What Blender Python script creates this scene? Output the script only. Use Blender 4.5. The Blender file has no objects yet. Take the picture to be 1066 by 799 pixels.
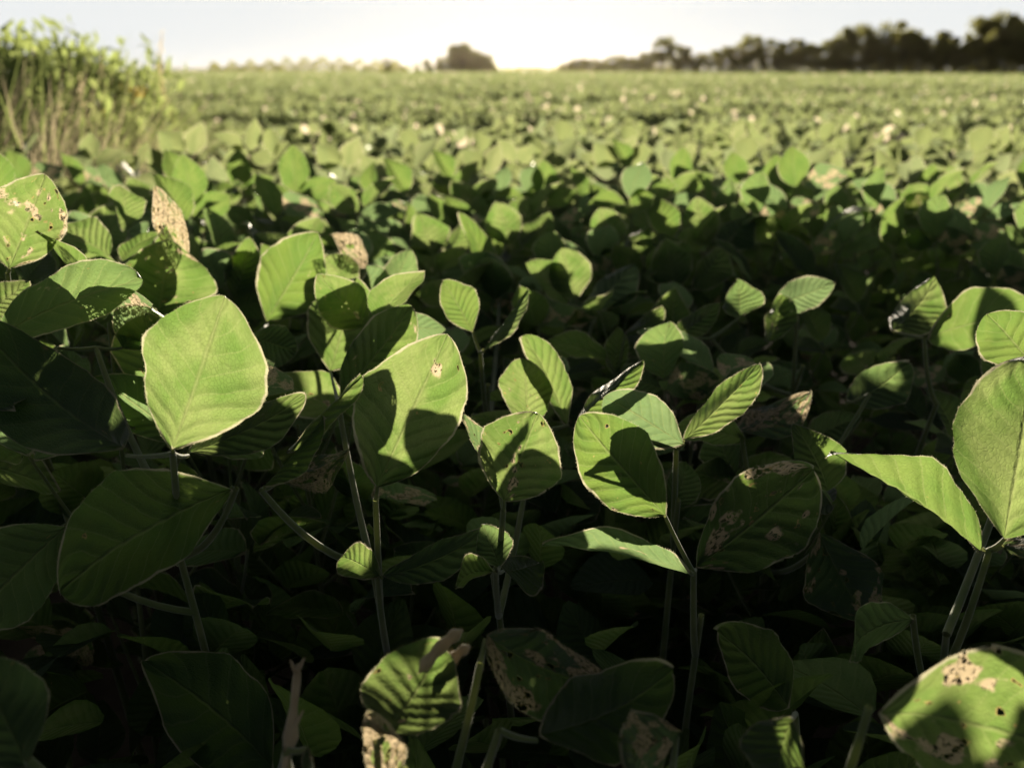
import bpy, math, random
import numpy as np
from mathutils import Vector, Matrix, noise as mnoise

R = math.radians
rng = np.random.default_rng(11)
random.seed(5)
scene = bpy.context.scene
col = scene.collection

# ------------------------------------------------------------------ camera
CAM = Vector((0.0, 0.0, 1.0))
FPX = 1036.0                      # focal length in photo pixels (35 mm on 36 mm)
PITCH = R(17.45)
SUN_EL, SUN_AZ = R(5.6), R(0.8)   # azimuth to the right of +Y
CF = Vector((0, math.cos(PITCH), -math.sin(PITCH)))
CU = Vector((0, math.sin(PITCH), math.cos(PITCH)))
CR = Vector((1, 0, 0))

def at(px, py, Y):
    """point of the place seen at photo pixel (px, py), Y metres ahead"""
    d = CF + CR * ((px - 533) / FPX) + CU * ((399.5 - py) / FPX)
    return CAM + d * (Y / d.y)

cam = bpy.data.cameras.new("camera")
cam.lens, cam.sensor_width = 35, 36
cam.clip_start, cam.clip_end = 0.02, 9000
cam.dof.use_dof = True
cam.dof.focus_distance = 0.83
cam.dof.aperture_fstop = 5.4
co = bpy.data.objects.new("camera", cam)
co.location = CAM
co.rotation_euler = (R(90) - PITCH, 0, 0)
col.objects.link(co)
scene.camera = co

# ------------------------------------------------------------------ light
w = bpy.data.worlds.new("World"); scene.world = w; w.use_nodes = True
nt = w.node_tree; nt.nodes.clear()
out = nt.nodes.new("ShaderNodeOutputWorld"); bg = nt.nodes.new("ShaderNodeBackground")
sky = nt.nodes.new("ShaderNodeTexSky"); sky.sky_type = 'NISHITA'; sky.sun_disc = False
sky.sun_elevation = SUN_EL; sky.sun_rotation = SUN_AZ
sky.air_density = 0.7; sky.dust_density = 1.0; sky.ozone_density = 1.0
hsv = nt.nodes.new("ShaderNodeHueSaturation"); hsv.inputs["Saturation"].default_value = 0.22
nt.links.new(sky.outputs[0], hsv.inputs["Color"])
cap = nt.nodes.new("ShaderNodeVectorMath"); cap.operation = 'MINIMUM'   # thin veil: the aureole never gets brighter than this
SKY = 0.05
cap.inputs[1].default_value = tuple(c / SKY for c in (0.372, 0.382, 0.385))
nt.links.new(hsv.outputs[0], cap.inputs[0]); nt.links.new(cap.outputs[0], bg.inputs["Color"]); bg.inputs["Strength"].default_value = SKY
nt.links.new(bg.outputs[0], out.inputs[0])

sl = bpy.data.lights.new("sun", 'SUN'); sl.energy = 5.0; sl.angle = R(0.55); sl.color = (1.0, 0.88, 0.67)
so = bpy.data.objects.new("sun", sl); col.objects.link(so)
sd = Vector((math.sin(SUN_AZ) * math.cos(SUN_EL), math.cos(SUN_AZ) * math.cos(SUN_EL), math.sin(SUN_EL)))
so.rotation_euler = sd.to_track_quat('Z', 'Y').to_euler()
so.location = (0, 5, 8)

# ------------------------------------------------------------------ node helpers
class NT:
    def __init__(s, name):
        s.m = bpy.data.materials.new(name); s.m.use_nodes = True
        s.t = s.m.node_tree; s.t.nodes.clear()
        s.out = s.t.nodes.new("ShaderNodeOutputMaterial")
    def n(s, typ, **kw):
        n = s.t.nodes.new(typ)
        for k, v in kw.items(): setattr(n, k, v)
        return n
    def link(s, a, b): s.t.links.new(a, b)
    def val(s, sock, v):
        if hasattr(v, "is_output") or hasattr(v, "links"): s.link(v, sock)
        else: sock.default_value = v
    def math(s, op, a, b=0.0, c=None, clamp=False):
        n = s.n("ShaderNodeMath", operation=op, use_clamp=clamp)
        s.val(n.inputs[0], a); s.val(n.inputs[1], b)
        if c is not None: s.val(n.inputs[2], c)
        return n.outputs[0]
    def attr(s, name):
        return s.n("ShaderNodeAttribute", attribute_name=name).outputs["Fac"]
    def mapr(s, x, a, b, c=0.0, d=1.0):
        n = s.n("ShaderNodeMapRange", interpolation_type='SMOOTHSTEP')
        s.val(n.inputs[0], x); s.val(n.inputs[1], a); s.val(n.inputs[2], b); s.val(n.inputs[3], c); s.val(n.inputs[4], d)
        return n.outputs[0]
    def mix(s, f, a, b):
        n = s.n("ShaderNodeMix", data_type='RGBA')
        s.val(n.inputs[0], f); s.val(n.inputs[6], a); s.val(n.inputs[7], b)
        return n.outputs[2]
    def noise(s, vec, scale, detail=3.0, rough=0.55):
        n = s.n("ShaderNodeTexNoise"); n.inputs["Scale"].default_value = scale
        n.inputs["Detail"].default_value = detail; n.inputs["Roughness"].default_value = rough
        if vec is not None: s.link(vec, n.inputs["Vector"])
        return n.outputs["Fac"]
    def mixsh(s, f, a, b):
        n = s.n("ShaderNodeMixShader"); s.val(n.inputs[0], f); s.link(a, n.inputs[1]); s.link(b, n.inputs[2])
        return n.outputs[0]

def C(r, g, b): return (r, g, b, 1.0)

def leaf_material(name, fine, gain=1.0):
    k = NT(name)
    uv = k.n("ShaderNodeUVMap", uv_map="UVMap").outputs[0]
    sep = k.n("ShaderNodeSeparateXYZ"); k.link(uv, sep.inputs[0])
    u, v = sep.outputs[0], sep.outputs[1]
    rnd, edge, eaten = k.attr("rnd"), k.attr("edge"), k.attr("eaten")
    a = k.math('ABSOLUTE', k.math('MULTIPLY', k.math('SUBTRACT', u, 0.5), 2.0))
    off = k.n("ShaderNodeCombineXYZ"); k.link(k.math('MULTIPLY', rnd, 91.7), off.inputs[0]); k.link(k.math('MULTIPLY', rnd, 37.3), off.inputs[1]); k.link(rnd, off.inputs[2])
    vec = k.n("ShaderNodeVectorMath", operation='ADD'); k.link(uv, vec.inputs[0]); k.link(off.outputs[0], vec.inputs[1]); vec = vec.outputs[0]
    big = k.noise(vec, 2.6, 3.0)
    fin = k.noise(vec, 26.0, 3.0)
    # transmitted and reflected greens, leaf to leaf and across the blade
    t1 = k.mix(rnd, C(0.33*gain, 0.50*gain, 0.10*gain), C(0.51*gain, 0.64*gain, 0.22*gain))
    t2 = k.mix(k.mapr(big, .35, .7), t1, C(0.27*gain, 0.46*gain, 0.10*gain))
    d1 = k.mix(rnd, C(0.018, 0.052, 0.018), C(0.036, 0.075, 0.026))
    d2 = k.mix(k.mapr(fin, .35, .7), d1, C(0.026, 0.066, 0.022))
    # cooler, bluer blades here and there
    cool = k.math('MULTIPLY', k.mapr(k.math('FRACT', k.math('MULTIPLY', rnd, 7.31)), .55, .9), .75)
    t2 = k.mix(cool, t2, C(0.35, 0.53, 0.25)); d2 = k.mix(cool, d2, C(0.022, 0.062, 0.036))
    if not fine: t2 = k.mix(0.45, t2, C(0.52, 0.49, 0.29))  # far leaves: veil of distant haze painted in as a paler, tanner tint
    rough, height = 0.5, None
    if fine:
        # veins: midrib, slanted laterals, fine net
        wob = k.math('MULTIPLY', k.math('SUBTRACT', big, 0.5), 0.10)
        tt = k.math('ADD', k.math('SUBTRACT', v, k.math('MULTIPLY', k.math('POWER', a, 0.85), 0.24)), wob)
        sep9 = k.math('MULTIPLY', k.math('ABSOLUTE', k.math('SUBTRACT', k.math('FRACT', k.math('MULTIPLY', tt, k.math('ADD', 6.6, k.math('MULTIPLY', k.math('FRACT', k.math('MULTIPLY', rnd, 13.7)), 3.2)))), 0.5)), 2.0)
        lat = k.mapr(sep9, 0.0, 0.13, 1.0, 0.0)
        mid = k.mapr(a, 0.0, 0.055, 1.0, 0.0)
        vor = k.n("ShaderNodeTexVoronoi", feature='DISTANCE_TO_EDGE'); vor.inputs["Scale"].default_value = 34.0
        k.link(vec, vor.inputs["Vector"])
        net = k.mapr(vor.outputs["Distance"], 0.0, 0.09, 1.0, 0.0)
        vein = k.math('MAXIMUM', k.math('MAXIMUM', k.math('MULTIPLY', lat, 0.70), mid), k.math('MULTIPLY', net, 0.06))
        t2 = k.mix(k.math('MULTIPLY', vein, 0.55), t2, C(0.56, 0.64, 0.26))
        d2 = k.mix(k.math('MULTIPLY', vein, 0.55), d2, C(0.11, 0.16, 0.07))
        t2 = k.mix(k.math('MULTIPLY', k.mapr(fin, .45, .7), .20), t2, C(0.25, 0.40, 0.06))
        quilt = k.mapr(sep9, 0.0, 0.9)
        height = k.math('ADD', k.math('MULTIPLY', quilt, 0.7), k.math('ADD', k.math('MULTIPLY', fin, 0.35), k.math('MULTIPLY', net, -0.14)))
        height = k.math('ADD', height, k.math('MULTIPLY', mid, -0.8))
        t2 = k.mix(0.42, t2, C(0, 0, 0)); d2 = k.mix(0.32, d2, C(0, 0, 0))      # a blade passes about a third of the light
        # chewed and dried patches: a tan lace round real holes
        patch = k.noise(vec, 3.4, 2.5, .6)
        thr = k.mapr(eaten, 0.0, 1.0, 0.80, 0.40)
        tan = k.math('MULTIPLY', k.math('GREATER_THAN', patch, thr), 1.0)
        soft = k.mapr(k.math('SUBTRACT', patch, thr), -0.02, 0.03)
        lace = k.math('GREATER_THAN', k.math('ADD', k.math('MULTIPLY', k.noise(vec, 30.0, 2.0), 1.0), k.math('MULTIPLY', net, -0.35)), 0.53)
        hole1 = k.math('MULTIPLY', tan, lace)
        spot = k.noise(vec, 8.5, 2.0)
        thr2 = k.mapr(eaten, 0.0, 1.0, 0.78, 0.61)
        hole2 = k.math('GREATER_THAN', spot, thr2)
        rim2 = k.mapr(k.math('SUBTRACT', spot, thr2), -0.035, -0.005)
        t2 = k.mix(soft, t2, C(0.62, 0.50, 0.33)); d2 = k.mix(soft, d2, C(0.34, 0.26, 0.16))
        t2 = k.mix(rim2, t2, C(0.45, 0.36, 0.14)); d2 = k.mix(rim2, d2, C(0.16, 0.11, 0.05))
        hole = k.math('MAXIMUM', hole1, hole2)
    else:
        t2 = k.mix(0.42, t2, C(0, 0, 0)); d2 = k.mix(0.32, d2, C(0, 0, 0))
        t2 = k.mix(k.mapr(eaten, 0.5, 1.0), t2, C(0.74, 0.64, 0.48)); d2 = k.mix(k.mapr(eaten, 0.5, 1.0), d2, C(0.40, 0.33, 0.24))
    # downy pale margin, patchy
    rim = k.mapr(k.math('ADD', edge, k.math('ADD', k.math('MULTIPLY', k.math('SUBTRACT', fin, 0.5), 0.025), k.math('MULTIPLY', k.math('SUBTRACT', big, 0.50), 0.10))), 0.004, 0.022, 1.0, 0.0)
    t2 = k.mix(k.math('MULTIPLY', rim, 0.8), t2, C(0.60, 0.54, 0.40)); d2 = k.mix(k.math('MULTIPLY', rim, 0.9), d2, C(0.24, 0.21, 0.15))
    p = k.n("ShaderNodeBsdfPrincipled"); k.link(d2, p.inputs["Base Color"])
    p.inputs["Roughness"].default_value = 0.44; p.inputs["Specular IOR Level"].default_value = 0.28
    p.inputs["Sheen Weight"].default_value = 0.06; p.inputs["Sheen Roughness"].default_value = 0.4
    tr = k.n("ShaderNodeBsdfTranslucent"); k.link(t2, tr.inputs["Color"])
    if height is not None:
        b = k.n("ShaderNodeBump"); b.inputs["Strength"].default_value = 0.85; b.inputs["Distance"].default_value = 0.0022
        k.link(height, b.inputs["Height"]); k.link(b.outputs[0], p.inputs["Normal"]); k.link(b.outputs[0], tr.inputs["Normal"])
    sh = k.mixsh(0.60, p.outputs[0], tr.outputs[0])
    if fine:
        tp = k.n("ShaderNodeBsdfTransparent")
        sh = k.mixsh(hole, sh, tp.outputs[0])
    k.link(sh, k.out.inputs[0])
    return k.m

def stem_material(name, c1, c2, tc):
    k = NT(name)
    co_ = k.n("ShaderNodeTexCoord").outputs["Object"]
    n1 = k.noise(co_, 40.0, 4.0)
    cc = k.mix(k.mapr(n1, .35, .65), c1, c2)
    p = k.n("ShaderNodeBsdfPrincipled"); k.link(cc, p.inputs["Base Color"]); p.inputs["Roughness"].default_value = 0.7
    p.inputs["Specular IOR Level"].default_value = 0.2
    p.inputs["Sheen Weight"].default_value = 0.5; p.inputs["Sheen Roughness"].default_value = 0.5
    tr = k.n("ShaderNodeBsdfTranslucent"); tr.inputs["Color"].default_value = tc
    b = k.n("ShaderNodeBump"); b.inputs["Distance"].default_value = 0.001; k.link(n1, b.inputs["Height"]); k.link(b.outputs[0], p.inputs["Normal"])
    k.link(k.mixsh(0.25, p.outputs[0], tr.outputs[0]), k.out.inputs[0])
    return k.m

def simple_material(name, c1, c2, scale, rough=0.9, transl=None, fac=0.5, bump=0.0):
    k = NT(name)
    co_ = k.n("ShaderNodeTexCoord").outputs["Object"]
    n1 = k.noise(co_, scale, 5.0)
    cc = k.mix(k.mapr(n1, .3, .7), c1, c2)
    p = k.n("ShaderNodeBsdfPrincipled"); k.link(cc, p.inputs["Base Color"]); p.inputs["Roughness"].default_value = rough
    p.inputs["Specular IOR Level"].default_value = 0.15
    if bump:
        b = k.n("ShaderNodeBump"); b.inputs["Distance"].default_value = bump; k.link(n1, b.inputs["Height"]); k.link(b.outputs[0], p.inputs["Normal"])
    if transl:
        tr = k.n("ShaderNodeBsdfTranslucent"); tr.inputs["Color"].default_value = transl
        k.link(k.mixsh(fac, p.outputs[0], tr.outputs[0]), k.out.inputs[0])
    else:
        k.link(p.outputs[0], k.out.inputs[0])
    return k.m

M = {}
M['leaf'] = leaf_material("soy_leaf", True)
M['leaf_far'] = leaf_material("soy_leaf_canopy_hazed", False)
M['stem'] = stem_material("soy_stem", C(0.075, 0.11, 0.035), C(0.13, 0.15, 0.06), C(0.36, 0.40, 0.14))
M['drystem'] = stem_material("dry_stem", C(0.26, 0.20, 0.12), C(0.36, 0.29, 0.18), C(0.5, 0.4, 0.22))
M['pod'] = stem_material("pod_skin", C(0.30, 0.24, 0.13), C(0.42, 0.34, 0.20), C(0.6, 0.45, 0.22))
M['soil'] = simple_material("soil", C(0.030, 0.021, 0.014), C(0.065, 0.048, 0.032), 9.0, 0.95, bump=0.02)
M['tree'] = simple_material("tree_foliage", C(0.050, 0.058, 0.018), C(0.105, 0.095, 0.035), 0.25, 0.8, C(0.44, 0.43, 0.13), 0.5)
M['bark'] = simple_material("tree_bark", C(0.06, 0.045, 0.032), C(0.13, 0.10, 0.075), 3.0, 0.95, bump=0.05)
M['grass'] = simple_material("grass_blade", C(0.06, 0.10, 0.03), C(0.12, 0.15, 0.05), 3.0, 0.7, C(0.36, 0.43, 0.14), 0.6)
M['dry'] = simple_material("dry_grass_blade", C(0.25, 0.19, 0.11), C(0.38, 0.30, 0.18), 5.0, 0.8, C(0.80, 0.68, 0.44), 0.55)
M['flower'] = simple_material("yellow_floret", C(0.50, 0.36, 0.05), C(0.60, 0.46, 0.08), 30.0, 0.8, C(0.62, 0.44, 0.08), 0.5)
M['hill'] = simple_material("hill_cover", C(0.05, 0.075, 0.06), C(0.08, 0.10, 0.08), 0.01, 0.95)

# ------------------------------------------------------------------ mesh building
class MB:
    """collects quads with uv and per-vertex attributes; build() links ONE mesh object"""
    def __init__(s): s.v, s.f, s.uv, s.e, s.r, s.t, s.n = [], [], [], [], [], [], 0
    def add(s, v, f, uv=None, edge=None, rnd=0.5, eaten=0.0):
        v = np.asarray(v, float); n = len(v)
        s.v.append(v); s.f.append(np.asarray(f, int) + s.n); s.n += n
        s.uv.append(np.zeros((n, 2)) + .5 if uv is None else uv)
        s.e.append(np.ones(n) if edge is None else edge)
        s.r.append(np.zeros(n) + rnd); s.t.append(np.zeros(n) + eaten)
    def mesh(s, name, mat, smooth=True):
        v = np.concatenate(s.v); f = np.concatenate(s.f); uv = np.concatenate(s.uv)
        me = bpy.data.meshes.new(name)
        me.vertices.add(len(v)); me.vertices.foreach_set("co", v.ravel().astype(np.float32))
        me.loops.add(f.size); me.loops.foreach_set("vertex_index", f.ravel().astype(np.int32))
        me.polygons.add(len(f)); me.polygons.foreach_set("loop_start", (np.arange(len(f)) * f.shape[1]).astype(np.int32))
        me.update(calc_edges=True)
        ul = me.uv_layers.new(name="UVMap"); ul.data.foreach_set("uv", uv[f.ravel()].ravel().astype(np.float32))
        for nm, arr in (("edge", s.e), ("rnd", s.r), ("eaten", s.t)):
            at_ = me.attributes.new(nm, 'FLOAT', 'POINT'); at_.data.foreach_set("value", np.concatenate(arr).astype(np.float32))
        me.polygons.foreach_set("use_smooth", np.full(len(f), smooth))
        me.materials.append(mat)
        return me
    def build(s, name, mat, parent=None, loc=(0, 0, 0)):
        return link(name, s.mesh(name, mat), parent, loc)

def link(name, me, parent=None, loc=(0, 0, 0), mat4=None):
    o = bpy.data.objects.new(name, me); col.objects.link(o)
    if parent is not None: o.parent = parent
    if mat4 is not None: o.matrix_basis = mat4
    else: o.location = loc
    return o

def empty(name, loc, label=None, cat=None, group=None, rz=0.0):
    o = bpy.data.objects.new(name, None); o.empty_display_size = .05
    o.location = loc; o.rotation_euler = (0, 0, rz); col.objects.link(o)
    tag(o, label, cat, group); return o

def tag(o, label=None, cat=None, group=None, kind=None):
    if label: o["label"] = label
    if cat: o["category"] = cat
    if group: o["group"] = group
    if kind: o["kind"] = kind
    return o

def grid_faces(nu, nv):
    i, j = np.meshgrid(np.arange(nv - 1), np.arange(nu - 1), indexing='ij')
    a = (i * nu + j).ravel()
    return np.stack([a, a + 1, a + nu + 1, a + nu], 1)

def tube(mb, pts, rads, n=7, rnd=.5, hairs=0, hair_len=.0016):
    pts = [Vector(p) for p in pts]; ring = []
    up = Vector((.31, .2, .93))
    for i, p in enumerate(pts):
        d = (pts[min(i + 1, len(pts) - 1)] - pts[max(i - 1, 0)]).normalized()
        x = d.cross(up); x = x.normalized() if x.length > 1e-4 else d.orthogonal().normalized()
        y = d.cross(x)
        for k in range(n):
            a = 2 * math.pi * k / n
            ring.append(p + (x * math.cos(a) + y * math.sin(a)) * rads[i])
    f = []
    for i in range(len(pts) - 1):
        for k in range(n):
            a, b = i * n + k, i * n + (k + 1) % n
            f.append((a, b, b + n, a + n))
    for e in (0, (len(pts) - 1) * n):
        c = len(ring); ring.append(pts[0] if e == 0 else pts[-1])
        for k in range(0, n):
            f.append((e + k, e + (k + 1) % n, c, c))
    f = [q if len(set(q)) == 4 else None for q in f]
    f = [q for q in f if q]
    mb.add(np.array([tuple(q) for q in ring]), np.array(f), rnd=rnd)
    # downy hairs: thin tapered blades standing off the skin
    for h in range(hairs):
        i = random.randrange(len(pts) - 1); t = random.random()
        p = pts[i].lerp(pts[i + 1], t); r = rads[i] * (1 - t) + rads[i + 1] * t
        d = (pts[i + 1] - pts[i]).normalized()
        x = d.orthogonal().normalized(); y = d.cross(x); a = random.random() * 6.283
        nrm = (x * math.cos(a) + y * math.sin(a)); s = d.cross(nrm) * .00012
        q = p + nrm * r * .9; e = q + (nrm + d * random.uniform(-.3, .3)).normalized() * hair_len * random.uniform(.6, 1.3)
        mb.add(np.array([tuple(q - s), tuple(q + s), tuple(e + s * .2), tuple(e - s * .2)]), np.array([[0, 1, 2, 3]]), rnd=rnd)

def bezier(p0, p1, p2, n):
    return [p0 * (1 - t) ** 2 + p1 * 2 * t * (1 - t) + p2 * t * t for t in np.linspace(0, 1, n)]

def half_width(v, p=.62, q=.60):
    w_ = np.power(np.clip(v, 0, 1), p) * np.power(np.clip(1 - v, 0, 1), q)
    m = p / (p + q)
    return w_ / (m ** p * (1 - m) ** q)

def leaf_grid(nu, nv, L, W, fold=.25, curl=.15, wave=.02, seed=0, cup=0.0, twist=0.0):
    """leaflet in its own frame: base at origin, midrib +y, lateral x, upper side +z"""
    r = np.random.default_rng(seed)
    v = np.concatenate([[.0], (np.linspace(0, 1, nv)[1:-1]) , [1.0]])
    v = .5 - .5 * np.cos(np.pi * np.clip(v, .012, .992) ** .95) if nv > 8 else np.clip(v, .02, .98)
    u = np.linspace(-1, 1, nu)
    V, U = np.meshgrid(v, u, indexing='ij')
    if nv > 20: hw = half_width(V, r.uniform(.66, .92), r.uniform(.48, .68))
    elif nv > 5: hw = half_width(V, r.uniform(.56, .84), r.uniform(.56, .95))
    else: hw = half_width(V, .75, .58)
    ph = r.uniform(0, 6.28, 6)
    if nv > 5: tp = np.clip((V - .50) / .50, 0, 1); hw = hw * (1 - r.uniform(.10, .42) * tp * tp * (3 - 2 * tp))   # drawn-out tip
    irr = 1 + .035 * np.sin(V * 9 + ph[0] + np.sign(U)) + .025 * np.sin(V * 21 + ph[1] + 2 * np.sign(U)) + .012 * np.sin(V * 47 + ph[4] * np.sign(U))
    asym = 1 + .10 * np.sin(ph[2]) * U
    x = U * hw * W / 2 * irr * asym
    y = V * L + np.abs(U) * hw * L * .035 * np.sin(ph[5] + 1.5 * np.sign(U))
    z = fold * np.abs(x) + cup * (x ** 2) / max(W, 1e-6) * 3
    z += -curl * L * (V - .35) ** 2
    z += wave * W * (np.abs(U) ** 2) * np.sin(V * 11 + ph[3] + 1.7 * np.sign(U)) * hw
    if nv > 8:
        t = (V - .24 * np.abs(U) ** .85) * 8.0
        z += (.013 if nv > 20 else .008) * W * np.cos(2 * np.pi * t) * (1 - .5 * np.abs(U)) * hw * -1
        z += .018 * W * np.sin(U * 5 + ph[5]) * np.sin(V * 7 + ph[0]) + .05 * W * np.sin(ph[2] * 2) * U * V
        z += -.10 * W * np.clip(V - .72, 0, 1) / .28 * np.sin(ph[1]) ** 2 + .05 * W * (np.abs(U) ** 3) * np.sin(ph[4])
    ta = twist * (V - .2)
    x, z = x * np.cos(ta) - z * np.sin(ta), x * np.sin(ta) + z * np.cos(ta)
    pts = np.stack([x, y, z], -1).reshape(-1, 3)
    uv = np.stack([U * .5 + .5, V], -1).reshape(-1, 2)
    edge = ((1 - np.abs(U)) * hw * .5).reshape(-1)
    return pts, grid_faces(nu, nv), uv, edge

def leaf_mesh(name, nu, nv, L, W, mat, rnd, eaten, **kw):
    p, f, uv, e = leaf_grid(nu, nv, L, W, **kw)
    mb = MB(); mb.add(p, f, uv, e, rnd, eaten)
    if nv > 20:
        r = np.random.default_rng(kw.get('seed', 0)); G = p.reshape(nv, nu, 3); n = 420
        i = r.integers(0, nv - 1, n); t = r.random((n, 1)); s = np.where(r.random(n) < .5, 0, nu - 1)
        a = G[i, s] * (1 - t) + G[i + 1, s] * t
        inner = G[i, np.where(s == 0, 1, nu - 2)]
        o = a - inner; o /= np.linalg.norm(o, axis=1, keepdims=True) + 1e-9
        o = o + r.normal(0, .45, (n, 3)); o /= np.linalg.norm(o, axis=1, keepdims=True)
        tv = np.array([0, 1, 0]) * .00011; b = a + o * r.uniform(.0006, .0015, (n, 1))
        V = np.stack([a - tv, a + tv, b + tv * .3, b - tv * .3], 1).reshape(-1, 3)
        mb.add(V, np.arange(n * 4).reshape(n, 4), np.full((n * 4, 2), .5), np.zeros(n * 4), rnd, 0.0)
    return mb.mesh(name, mat)

def frame(m, n):
    """matrix with local y along m and z as near n as possible"""
    m = m.normalized(); x = m.cross(n).normalized(); z = x.cross(m)
    return Matrix((x, m, z)).transposed()

def ground_z(x, y): return -0.042 * np.clip(y - 2.2, 0, 7.5)

# ------------------------------------------------------------------ the ground
def make_ground():
    mb = MB()
    xs = np.concatenate([-np.geomspace(6000, 12, 24), np.linspace(-10, 10, 61), np.geomspace(12, 6000, 24)])
    ys = np.concatenate([-np.geomspace(3000, 4, 16), np.linspace(-3.5, 16, 80), np.geomspace(18, 8000, 30)])
    X, Y = np.meshgrid(xs, ys)
    Z = ground_z(X, Y) + np.where((np.abs(X) < 11) & (Y < 16), .02 * np.sin(Y * 8.3) + .012 * np.sin(X * 13 + Y * 5), 0)
    mb.add(np.stack([X, Y, Z], -1).reshape(-1, 3), grid_faces(len(xs), len(ys)))
    o = mb.build("ground", M['soil']); tag(o, kind="structure"); return o
make_ground()

def make_hill():
    mb = MB()
    n = 30; xs = np.linspace(-2200, -1150, n); prof = 15 * np.sin(np.linspace(0, math.pi, n)) ** .7 + 2
    rows = []
    for k, (yy, s) in enumerate(((5200, 0), (5500, .7), (5800, 1), (6200, .7), (6600, 0))):
        rows.append(np.stack([xs - .0 * yy, np.full(n, yy), prof * s - .3], -1))
    mb.add(np.concatenate(rows), grid_faces(n, 5))
    tag(mb.build("hills", M['hill']), kind="structure")
make_hill()

# ------------------------------------------------------------------ foreground plants, leaf by leaf
hero_id = [0]
def hero_leaf(spec, parent, root):
    (b, t, wpx, roll, fold, curl, eaten) = spec[:7]
    extra = spec[7] if len(spec) > 7 else {}
    B, T = at(*b), at(*t)
    m = T - B; L = m.length; m.normalize()
    mid = (B + T) / 2; vd = (mid - CAM).normalized()
    s = m.cross(vd).normalized()                       # across the leaf as the photo sees it
    q = (vd - m * vd.dot(m)).normalized()
    lat = s * math.cos(R(roll)) + q * math.sin(R(roll))
    n = lat.cross(m)
    W = wpx * mid.y / FPX / max(math.cos(R(roll)), .25)
    if n.dot(vd) < 0: n = -n                           # upper side turned to the sun, away from the lens
    hero_id[0] += 1; sd_ = hero_id[0]
    lt = L * (1 + .04 * abs(curl))
    me = leaf_mesh("leaflet", 23, 33, lt, W, M['leaf'], extra.get('rnd', (sd_ * .618) % 1.0), eaten, fold=fold, curl=curl,
                   wave=extra.get('wave', .055), seed=sd_, cup=extra.get('cup', 0), twist=extra.get('twist', 0))
    rot = frame(m, n).to_4x4()
    o = link("leaflet", me, parent, mat4=Matrix.Translation(B - root) @ rot)
    if 'label' in extra: o['label'] = extra['label']
    return o, B

def hero_plant(label, root_xy, top, nodes, pods=(), group=None, stem_mat='stem', extra_hair=1.0):
    """nodes: list of (node_px or None, [leaf specs]); a node carries one compound leaf"""
    x, y = root_xy
    root = Vector((x, y, float(ground_z(x, y))))
    o = empty("soybean_plant", root, label, "plant", group)
    topv = at(*top) - root
    st = MB()
    bend = Vector((topv.x * .3, topv.y * .2, topv.z * .55))
    pts = bezier(Vector((0, 0, -.01)), bend, topv, 12)
    tube(st, pts, list(np.linspace(.0052, .0028, 12)), 8, hairs=int(120 * extra_hair))
    so_ = st.build("stem", M[stem_mat], o)
    for node, leaves in nodes:
        N = (at(*node) if node else at(*leaves[0][0])) - root
        # leaves the stem lower down
        k = min(range(len(pts)), key=lambda i: abs(pts[i].z - (N.z - .10)) + .4 * (pts[i].xy - N.xy).length)
        S = pts[k]
        mb = MB()
        pet = bezier(S, S.lerp(N, .55) + Vector((0, 0, -.03)), N, 9)
        tube(mb, pet, list(np.linspace(.0034, .0025, 9)), 8, hairs=int(70 * extra_hair))
        holder = mb.build("leaf", M['stem'], o)
        lst = []
        for sp in leaves:
            lo, B = hero_leaf(sp, holder, root)
            lst.append(B - root)
        for b in lst:
            if (b - N).length > .003:
                mb2 = MB(); tube(mb2, bezier(N, N.lerp(b, .5) + Vector((0, 0, -.003)), b, 5), list(np.linspace(.0022, .0015, 5)), 6, hairs=12)
                mb2.build("leaf_stalk", M['stem'], holder)
    for (a, b, rad) in pods:
        A, Bp = at(*a) - root, at(*b) - root
        mb = MB(); n = 17; ts = np.linspace(0, 1, n)
        mid_ = A.lerp(Bp, .5) + Vector((0, 0, .006))
        pp = bezier(A, mid_, Bp, n)
        rr = [rad * (min(1, (t + .02) * 7) * min(1, (1.03 - t) * 5)) * (.70 + .34 * abs(math.sin(math.pi * (t * 3)))) for t in ts]
        tube(mb, pp, rr, 9, hairs=260, hair_len=.0022)
        mb.build("pod", M['pod'], o)
    return o

HP = []   # label, root, top, nodes, pods
# --- left edge, tall leaf with a chewed margin
HP.append(("soybean plant at the left edge with a tall chewed leaf above a flat one", (-.42, 1.0), (-8, 330, .98), [
    ((8, 284, .96), [((10, 279, .96), (48, 183, .99), 82, 12, .10, .12, .52)]),
    ((-6, 352, .86), [((-4, 348, .86), (140, 283, .93), 62, -35, .20, .25, .30),
                      ((-20, 330, .90), (28, 296, .95), 40, 10, .2, .2, .2)]),
]))
# --- the big pale leaf
HP.append(("soybean plant with the largest sunlit round leaf, on the left", (-.24, .80), (170, 520, .74), [
    ((180, 472, .69), [((180, 467, .69), (236, 309, .72), 146, 8, .10, .10, .06, {'rnd': .9}),
                       ((132, 474, .72), (-8, 368, .86), 104, -20, .16, .35, .12, {'rnd': .1}),
                       ((196, 474, .72), (312, 424, .80), 52, 30, .2, .3, .35)]),
    ((100, 362, .92), [((128, 362, .92), (162, 322, .94), 58, 0, .1, .1, .05, {'rnd': .8}),
                       ((60, 362, .9), (5, 402, .9), 40, 40, .2, .4, .5)]),
    ((246, 508, .72), [((240, 506, .72), (62, 596, .66), 128, 25, .14, .35, .20, {'rnd': .05})]),
    ((40, 560, .72), [((70, 545, .72), (-30, 640, .67), 110, 30, .2, .3, .10, {'rnd': .1})]),
]))
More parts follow.
